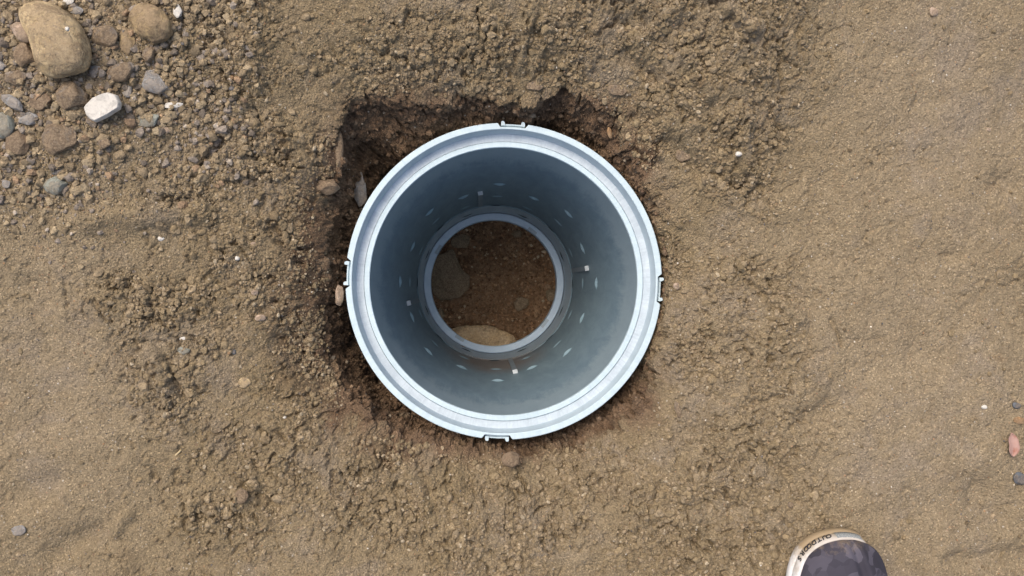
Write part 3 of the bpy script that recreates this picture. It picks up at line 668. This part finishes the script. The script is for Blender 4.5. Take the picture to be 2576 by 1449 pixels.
# ---------------------------------------------------------------- loose crumbs and fine gravel (nobody could count them)
def scatter(name, label, n, smin, smax, region, density, tones, sub=1, flatz=0.8, power=2.2, seed=1, cat='soil', lift=0.18, on=None):
    r = np.random.default_rng(seed); x0, x1, y0, y1 = region
    xs = []; ys = []
    if on is not None:
        j = r.integers(0, on[0].size, n); x, y, z = (q.ravel()[j]+r.normal(size=n)*0.0003 for q in on)
    got = 0
    while on is None and got < n:
        x = r.uniform(x0, x1, n); y = r.uniform(y0, y1, n)
        k = (r.random(n) < density(x, y)) & (np.hypot(x, y) > edge_r(np.arctan2(y, x))+0.004)
        xs.append(x[k]); ys.append(y[k]); got += int(k.sum())
    if on is None: x = np.concatenate(xs)[:n]; y = np.concatenate(ys)[:n]; z = gz(x, y)
    sz = smin+(smax-smin)*r.random(n)**power*r.random(n)
    variants = []
    for v in range(8):
        V, Fc = ICO[sub]; V = V.copy(); o = r.random(3)*90
        for _ in range(7):
            nrm = r.normal(size=3); nrm /= np.linalg.norm(nrm); V -= np.maximum(V@nrm-(0.6+0.25*r.random()), 0)[:, None]*nrm*0.95
        V *= (1+0.6*fbm((V[:, 0]+o[0], V[:, 1]+o[1], V[:, 2]+o[2]), 0.7, 2))[:, None]
        variants.append(V*np.array([1.15, 0.85, flatz]))
    VV = np.stack(variants); nv = VV.shape[1]; vi = r.integers(0, 8, n)
    A = VV[vi]*sz[:, None, None]
    an = r.random(n)*6.283; c_, s_ = np.cos(an)[:, None], np.sin(an)[:, None]
    tl = r.normal(size=n)*0.5; ct, st_ = np.cos(tl)[:, None], np.sin(tl)[:, None]
    X = A[..., 0]*ct-A[..., 2]*st_; Zz = A[..., 0]*st_+A[..., 2]*ct; Y = A[..., 1]
    XX = X*c_-Y*s_+x[:, None]; YY = X*s_+Y*c_+y[:, None]; ZZ = Zz+z[:, None]+sz[:, None]*lift
    V = np.stack([XX, YY, ZZ], -1).reshape(-1, 3)
    Fc = (ICO[sub][1][None]+np.arange(n)[:, None, None]*nv).reshape(-1, 3)
    me = np_mesh(name, V, Fc, smooth=False)
    T = np.array(tones); pick = r.choice(len(T), n, p=T[:, 3]/T[:, 3].sum()); col = T[pick, :3]*(0.8+0.4*r.random((n, 1)))
    col = np.repeat(np.c_[col, np.ones(n)], nv, 0)
    ca = me.color_attributes.new('tint', 'FLOAT_COLOR', 'POINT'); ca.data.foreach_set('color', col.astype(np.float32).ravel())
    tag(link(name, me, M_CR), label, cat, kind='stuff')
s = N('crumb_mix'); c = s.mix(0.35, s.acol('tint'), s.ramp(s.noise(500, 3, 0.7), [(0.3, 0.5), (0.7, 1.4)]), 'MULTIPLY')
c = s.mix(0.6, c, s.ramp(s.n('SeparateColor', {'Color': s.n('TexVoronoi', {'Vector': s.pos, 'Scale': 760.0}).outputs['Color']}).outputs[0], [(0.0, 0.55), (0.5, 1.0), (0.95, 1.15), (0.99, 1.8)]), 'MULTIPLY')
M_CR = s.out(c, 0.92, s.bump(s.noise(1200, 3, 0.6), 0.6, 0.001), 0.25)
FR = (-0.56, 0.60, -0.33, 0.34)
SOILT = [(0.235, 0.178, 0.105, 6), (0.285, 0.22, 0.14, 5), (0.18, 0.133, 0.08, 2), (0.39, 0.32, 0.22, 0.8)]
GRAVT = [(0.26, 0.20, 0.125, 8), (0.33, 0.26, 0.165, 5), (0.255, 0.215, 0.175, 3), (0.17, 0.14, 0.11, 2), (0.40, 0.34, 0.27, 0.5), (0.29, 0.20, 0.125, 0.8)]
GRITT = [(0.45, 0.37, 0.26, 5), (0.60, 0.55, 0.47, 1.2), (0.33, 0.20, 0.12, 1.5), (0.13, 0.12, 0.12, 2), (0.30, 0.225, 0.145, 8)]
def dens_cr(x, y): return np.clip(blobs(x, y, CRUMB)*(0.3+fbm((x, y, x*0), 0.03, 2, off=80.)*1.6), 0.015, 1)*(1-0.85*blobs(x, y, SMOOTH))
scatter('soil_crumbs', 'loose brown soil crumbs broken up around the pit', 30000, 0.0006, 0.0036, FR, dens_cr, SOILT, 1, 0.8, 1.6, 1)
def dens_cl(x, y): return np.clip(blobs(x, y, CRUMB)*sstep(-0.12, 0.30, fbm((x, y, x*0), 0.045, 3, off=83.)), 0.004, 1)*(1-0.8*blobs(x, y, SMOOTH))
scatter('soil_clods', 'lumpy clods of dug brown soil lying thickly beside the pit', 7500, 0.0012, 0.0062, FR, dens_cl, [(0.245, 0.187, 0.110, 6), (0.275, 0.213, 0.134, 4), (0.210, 0.158, 0.094, 2)], 2, 0.7, 1.5, 5, lift=-0.05)
def dens_gr(x, y): return np.clip(blobs(x, y, GRAVEL)*1.0, 0, 1)
scatter('fine_gravel', 'small mixed gravel filling the corner between the cobbles', 9000, 0.0008, 0.0066, (-0.56, -0.25, 0.0, 0.34), dens_gr, GRAVT, 2, 0.75, 3.2, 2, cat='gravel')
scatter('sand_grit', 'tiny pale and dark grit grains sprinkled over the soil', 9000, 0.0004, 0.0015, FR, lambda x, y: np.clip(0.35+0.5*blobs(x, y, GRAVEL)+fbm((x, y, x*0), 0.05, 2, off=90.), 0.05, 1), GRITT, 1, 0.9, 1.5, 3, cat='grit')

DAMP = [(0.16, 0.105, 0.065, 6), (0.21, 0.145, 0.092, 4), (0.11, 0.07, 0.045, 3), (0.30, 0.24, 0.17, 0.6)]
scatter('damp_crumbs', 'damp brown crumbs clinging to the wall of the pit', 9000, 0.0006, 0.0058, FR, None, DAMP, 1, 0.9, 2.0, 11, on=EXTRA_OUT[0])
scatter('floor_crumbs', 'wet soil crumbs and grit on the pit bottom', 4200, 0.0006, 0.0052, FR, None, [(0.26, 0.15, 0.08, 6), (0.40, 0.26, 0.15, 3), (0.15, 0.085, 0.045, 3), (0.55, 0.44, 0.30, 0.7)], 1, 0.8, 2.0, 12, on=EXTRA_OUT[1])
# ---------------------------------------------------------------- leaf and straw
def leaf():
    x, y = P(2543, 1118, 0.05); zg = float(gz(x, y)[0])
    n, m = 17, 7; V = []
    for i in range(n):
        u = i/(n-1); wd = 0.0068*math.sin(math.pi*min(1, u*1.02+0.0))**0.8*(1+0.15*math.sin(u*9))+0.0002
        for j in range(m):
            v = -1+2*j/(m-1); V.append((v*wd+0.0012*math.sin(u*3), (u-0.5)*0.026, 0.0022*v*v+0.0012*math.sin(u*5)+0.0016))
    me = np_mesh('leaf', np.array(V), grid_faces(n, m, False))
    s = N('pink_dry_leaf'); c = s.mix(s.noise(200, 4, 0.6), (0.36, 0.20, 0.16), (0.42, 0.29, 0.25)); c = s.mix(s.ramp(s.noise(90, 3), [(0.55, 0.), (0.7, 1.)]), c, (0.33, 0.13, 0.08))
    s.out(c, 0.6)
    o = link('leaf', me, s.m); o.location = (float(x), float(y), zg+0.0012); o.rotation_euler = (0.05, 0.1, 0.05)
    md = o.modifiers.new('t', 'SOLIDIFY'); md.thickness = 0.0004
    tag(o, 'pink-brown pointed dry leaf lying at the right edge', 'leaf')
leaf()
s = N('dry_straw'); M_STRAW = s.out(s.mix(s.noise(300), (0.42, 0.32, 0.17), (0.55, 0.45, 0.28)), 0.6)
def straw(label, pts, rad=0.0007):
    V = []; Q = []
    for (a, b) in pts:
        x, y = P(a, b, 0.045); z = float(gz(x, y)[0]); x, y = P(a, b, z); Q.append(Vector((float(x), float(y), z+rad*1.5)))
    nseg = len(Q); m = 6
    for i, q in enumerate(Q):
        t = (Q[min(i+1, nseg-1)]-Q[max(i-1, 0)]).normalized(); u = t.cross(Vector((0, 0, 1))).normalized(); v = u.cross(t)
        for j in range(m): a = j*2*math.pi/m; V.append(q-Q[0]+(u*math.cos(a)+v*math.sin(a))*rad)
    me = np_mesh('straw', np.array([v[:] for v in V]), grid_faces(nseg, m, True)); o = link('straw', me, M_STRAW); o.location = Q[0]
    tag(o, label, 'straw')
straw('short pale straw stalk on the lower left soil', [(440, 1148), (448, 1140), (457, 1131)], 0.0011)
straw('thin pale root fibre curling on the bottom soil', [(655, 1293), (664, 1298), (672, 1296), (678, 1300)], 0.0004)
straw('fine thread-like root lying left of the pit top corner', [(812, 522-236), (816, 305), (822, 318), (824, 330)], 0.0004)

# ---------------------------------------------------------------- shoe
def shoe():
    zg = 0.044; tx, ty = P(2098, 1331, zg+0.012)
    root = bpy.data.objects.new('shoe', None); C.objects.link(root)
    root.location = (float(tx), float(ty), zg-0.001); root.rotation_euler = (0, 0, math.radians(3)); root.empty_display_size = 0.05
    tag(root, 'toe of a grey camouflage canvas shoe with muddy white sole at the bottom edge', 'shoe')
    # plan outline of the sole, toe at +y, origin at the toe tip (metres)
    ctl = [(0, 0), (0.020, -0.004), (0.036, -0.016), (0.046, -0.034), (0.051, -0.058), (0.050, -0.095), (0.043, -0.135), (0.037, -0.175), (0.037, -0.215), (0.035, -0.250), (0.022, -0.276), (0, -0.284),
           (-0.022, -0.276), (-0.036, -0.250), (-0.038, -0.215), (-0.041, -0.175), (-0.047, -0.135), (-0.0525, -0.095), (-0.0525, -0.060), (-0.048, -0.036), (-0.038, -0.016), (-0.021, -0.004)]
    ctl = np.array(ctl); n = len(ctl); out = []
    for i in range(n):
        p0, p1, p2, p3 = ctl[(i-1) % n], ctl[i], ctl[(i+1) % n], ctl[(i+2) % n]
        for t in np.linspace(0, 1, 10, endpoint=False):
            out.append(0.5*((2*p1)+(-p0+p2)*t+(2*p0-5*p1+4*p2-p3)*t*t+(-p0+3*p1-3*p2+p3)*t**3))
    O = np.array(out); m = len(O)
    tg = np.roll(O, -1, 0)-np.roll(O, 1, 0); tg /= np.linalg.norm(tg, axis=1)[:, None]
    nr = np.stack([-tg[:, 1], tg[:, 0]], -1)          # outward for a clockwise outline
    if (nr[0]*np.array([0, 1])).sum() < 0: nr = -nr
    def ring(off, z, spring=True):
        zz = np.full(m, z)+0.010*np.exp((O[:, 1])/0.022)*1.0
        tuck = 0.0045*sstep(0.4, 0.9, nr[:, 0]) if z < 0.0285 else 0
        return np.c_[O+nr*(off-tuck)[:, None] if not np.isscalar(off-tuck) else O+nr*(off-tuck), zz]
    def loft(name, rings, mat, cap=False, parent=root):
        V = np.concatenate(rings); Fc = grid_faces(len(rings), m, True)
        me = bpy.data.meshes.new(name); Fl = [tuple(f) for f in Fc]
        if cap: Fl.append(tuple(range(m-1, -1, -1)))
        me.from_pydata([tuple(v) for v in V], [], Fl); me.update()
        me.polygons.foreach_set('use_smooth', np.ones(len(Fl), bool))
        import bmesh
        b = bmesh.new(); b.from_mesh(me); bmesh.ops.recalc_face_normals(b, faces=b.faces); b.to_mesh(me); b.free()
        return link(name, me, mat, parent)
    s = N('muddy_white_rubber')
    xyz = s.n('SeparateXYZ', {'Vector': s.pos})
    toe = s.ramp(s.math('ADD', s.math('MULTIPLY', xyz.outputs[1], 12.0), s.math('ADD', s.math('MULTIPLY', s.noise(60, 5, 0.7), 0.8), 0.35)), [(0.25, 0.0), (0.6, 1.0)])
    lowz = s.ramp(s.math('ADD', s.math('MULTIPLY', xyz.outputs[2], 25.0), s.math('MULTIPLY', s.noise(80, 4), 0.4)), [(0.85, 1.0), (1.35, 0.5)])
    mudm = s.math('MULTIPLY', toe, lowz)
    s.out(s.mix(mudm, s.mix(s.noise(40), (0.68, 0.67, 0.66), (0.76, 0.76, 0.76)), (0.33, 0.25, 0.155)), 0.6)
    M_SOLE = s.m
    s = N('knurled_rubber'); kn = s.n('TexVoronoi', {'Vector': s.pos, 'Scale': 900.0}).outputs['Distance']
    s.out(s.mix(s.ramp(kn, [(0.2, 0.), (0.5, 1.)]), (0.50, 0.53, 0.50), (0.24, 0.26, 0.27)), 0.6, s.bump(kn, 0.8, 0.001)); M_KN = s.m
    s = N('camouflage_canvas')
    va = s.n('VectorMath', {0: s.n('TexNoise', {'Vector': s.pos, 'Scale': 60.0, 'Detail': 1}).outputs['Color'], 'Scale': 0.010}, operation='SCALE').outputs[0]
    vv = s.n('VectorMath', {0: s.pos, 1: va}, operation='ADD').outputs[0]
    pc = s.n('SeparateColor', {'Color': s.n('TexVoronoi', {'Vector': vv, 'Scale': 62.0}).outputs['Color']}).outputs[0]
    c = s.ramp(pc, [(0.0, (0.028, 0.026, 0.036)), (0.25, (0.040, 0.037, 0.050)), (0.5, (0.064, 0.059, 0.078)), (0.78, (0.095, 0.089, 0.114))])
    c2 = s.n('SeparateColor', {'Color': s.n('TexVoronoi', {'Vector': vv, 'Scale': 120.0}).outputs['Color']}).outputs[1]
    c = s.mix(s.ramp(c2, [(0.72, 0.0), (0.75, 0.7)]), c, (0.034, 0.032, 0.044))
    wv = s.n('TexWave', {'Vector': s.pos, 'Scale': 330.0, 'Distortion': 0.4}, bands_direction='X').outputs['Fac']
    c = s.mix(s.math('MULTIPLY', wv, 0.25), c, (0.12, 0.115, 0.14))
    xyz = s.n('SeparateXYZ', {'Vector': s.pos})
    d = s.ramp(s.math('ADD', s.math('MULTIPLY', xyz.outputs[1], 18.0), s.math('MULTIPLY', s.noise(120, 5, 0.8), 1.3)), [(0.40, 0.0), (0.95, 0.7)])
    c = s.mix(d, c, (0.30, 0.22, 0.13))
    s.out(c, 0.85, s.bump(wv, 0.3, 0.0005), 0.2); M_CAN = s.m
    M_INK = N('black_print').out((0.03, 0.03, 0.035), 0.6)
    # outsole and side band
    loft('sole', [ring(-0.006, 0.0), ring(-0.001, 0.0), ring(0.0012, 0.003), ring(0.0018, 0.008), ring(0.0010, 0.0135), ring(-0.0006, 0.0145)], M_SOLE, cap=True)
    loft('foxing_band', [ring(-0.0008, 0.0140), ring(0.0, 0.0155), ring(-0.0006, 0.020), ring(-0.0022, 0.0262), ring(-0.0034, 0.0272), ring(-0.0048, 0.0266)], M_SOLE)
    # canvas upper: rings shrinking to the instep, toe box low and rounded
    mid = np.stack([0*O[:, 0], np.clip(O[:, 1], -0.235, -0.047)], -1)
    rings = []
    L = np.clip(-(O[:, 1]+0.03)/0.12, 0, 1)
    for t in np.linspace(0, 1, 26):
        sc = 1-(1-math.cos(t*math.pi/2))*0.999; bul = (-0.0042+0.0035*sstep(0.3, 0.9, nr[:, 0])*math.sin(min(t*4, 1)*math.pi))[:, None]; q = mid+(O+nr*bul-mid)*(sc if sc > 0 else 0)
        topz = 0.052+0.062*sstep(-0.045, -0.17, O[:, 1])
        zz = 0.0245+0.010*np.exp(O[:, 1]/0.022)*(1-t)+(topz-0.0245)*math.sin(t*math.pi/2)**1.0
        rings.append(np.c_[q, zz])
    up = loft('upper', rings, M_CAN)
    # creases of the canvas
    me = up.data; co = np.empty(len(me.vertices)*3, np.float32); me.vertices.foreach_get('co', co); co = co.reshape(-1, 3)
    cr = lambda x0, sl, wd, a: a*np.exp(-(((co[:, 0]-x0)-sl*(co[:, 1]+0.03))/wd)**2)*sstep(0.012, -0.02, co[:, 1]+0.0)*sstep(-0.11, -0.05, co[:, 1])
    co[:, 2] += cr(0.012, -0.30, 0.004, -0.0035)+cr(0.020, -0.30, 0.005, 0.003)+0.0012*fbm((co[:, 0], co[:, 1], co[:, 2]), 0.02, 2)
    me.vertices.foreach_set('co', co.ravel()); me.update()
    # white piping on the right of the toe, knurled bumper at the tip
    def strip(name, i0, i1, offs, mat, parent=root):
        idx = [(i % m) for i in range(i0, i1+1)]; rows = [ring(a, z)[idx] for a, z in offs]
        V = np.concatenate(rows); me = np_mesh(name, V, grid_faces(len(rows), len(idx), False))
        import bmesh
        b = bmesh.new(); b.from_mesh(me); bmesh.ops.recalc_face_normals(b, faces=b.faces); b.to_mesh(me); b.free()
        return link(name, me, mat, parent)
    strip('toe_bumper', -3, 11, [(-0.0008, 0.0158), (0.0006, 0.0162), (0.0003, 0.0205), (-0.0014, 0.0258), (-0.0030, 0.0262)], M_KN)
    # the word on the side band, read from outside the shoe, running from toe to heel on the left side
    cum = np.r_[0, np.cumsum(np.linalg.norm(np.roll(O, -1, 0)-O, axis=1))]; tot = cum[-1]
    cu = bpy.data.curves.new('t', 'FONT'); cu.size = 0.0080; cu.extrude = 0.00025; cu.align_x = 'CENTER'; cu.shear = 0.2; cu.offset = 0.0002
    for k, ch in enumerate('OUTDOORS'):
        i = int(np.argmin(np.abs(cum[:-1]-(tot-0.0125-0.0057*k))))
        cu.body = ch; ot = bpy.data.objects.new('t', cu); C.objects.link(ot)
        dg = bpy.context.evaluated_depsgraph_get(); dg.update(); mt = bpy.data.meshes.new_from_object(ot.evaluated_get(dg))
        v = np.array([q.co[:] for q in mt.vertices]); Fl = [tuple(p.vertices) for p in mt.polygons]
        bpy.data.objects.remove(ot); bpy.data.meshes.remove(mt)
        base = ring(0.0003, 0.0180)[i]; outw = np.array([nr[i][0], nr[i][1], 0.30]); outw /= np.linalg.norm(outw)
        upv = np.array([-outw[0]*outw[2], -outw[1]*outw[2], 1-outw[2]**2]); upv /= np.linalg.norm(upv); right = np.cross(upv, outw)
        W = v[:, :1]*right+v[:, 1:2]*upv+v[:, 2:3]*outw
        me = bpy.data.meshes.new('letter'); me.from_pydata([tuple(q) for q in W], [], Fl); me.update()
        link('letter', me, M_INK, root).location = tuple(base)
    bpy.data.curves.remove(cu)
    # piping
    strip('piping', 14, 34, [(-0.0036, 0.0266), (-0.0040, 0.0290), (-0.0062, 0.0296), (-0.0074, 0.0280)], M_SOLE)
    # tongue, laces and collar further back on the shoe
    V = []; nU, nV = 14, 9
    for i in range(nU):
        u = i/(nU-1); yy = -0.085-u*0.10
        for j in range(nV):
            v = -1+2*j/(nV-1); V.append((v*(0.020+0.004*u), yy, 0.075+0.055*u-0.008*v*v+0.004*math.sin(u*3)))
    link('tongue', np_mesh('tongue', np.array(V), grid_faces(nU, nV, False)), M_CAN, root)
    for k in range(5):
        V = []; yy = -0.095-k*0.018; q = 14
        for i in range(q):
            a = -1+2*i/(q-1)
            for j in range(6):
                b = j*math.pi/3; V.append((a*0.026, yy+0.0030*math.cos(b)+a*0.004*(-1)**k, 0.083+0.011*k-0.010*a*a+0.0016*math.sin(b)))
        link('lace', np_mesh('lace', np.array(V), grid_faces(q, 6, True)), M_SOLE, root)
shoe()
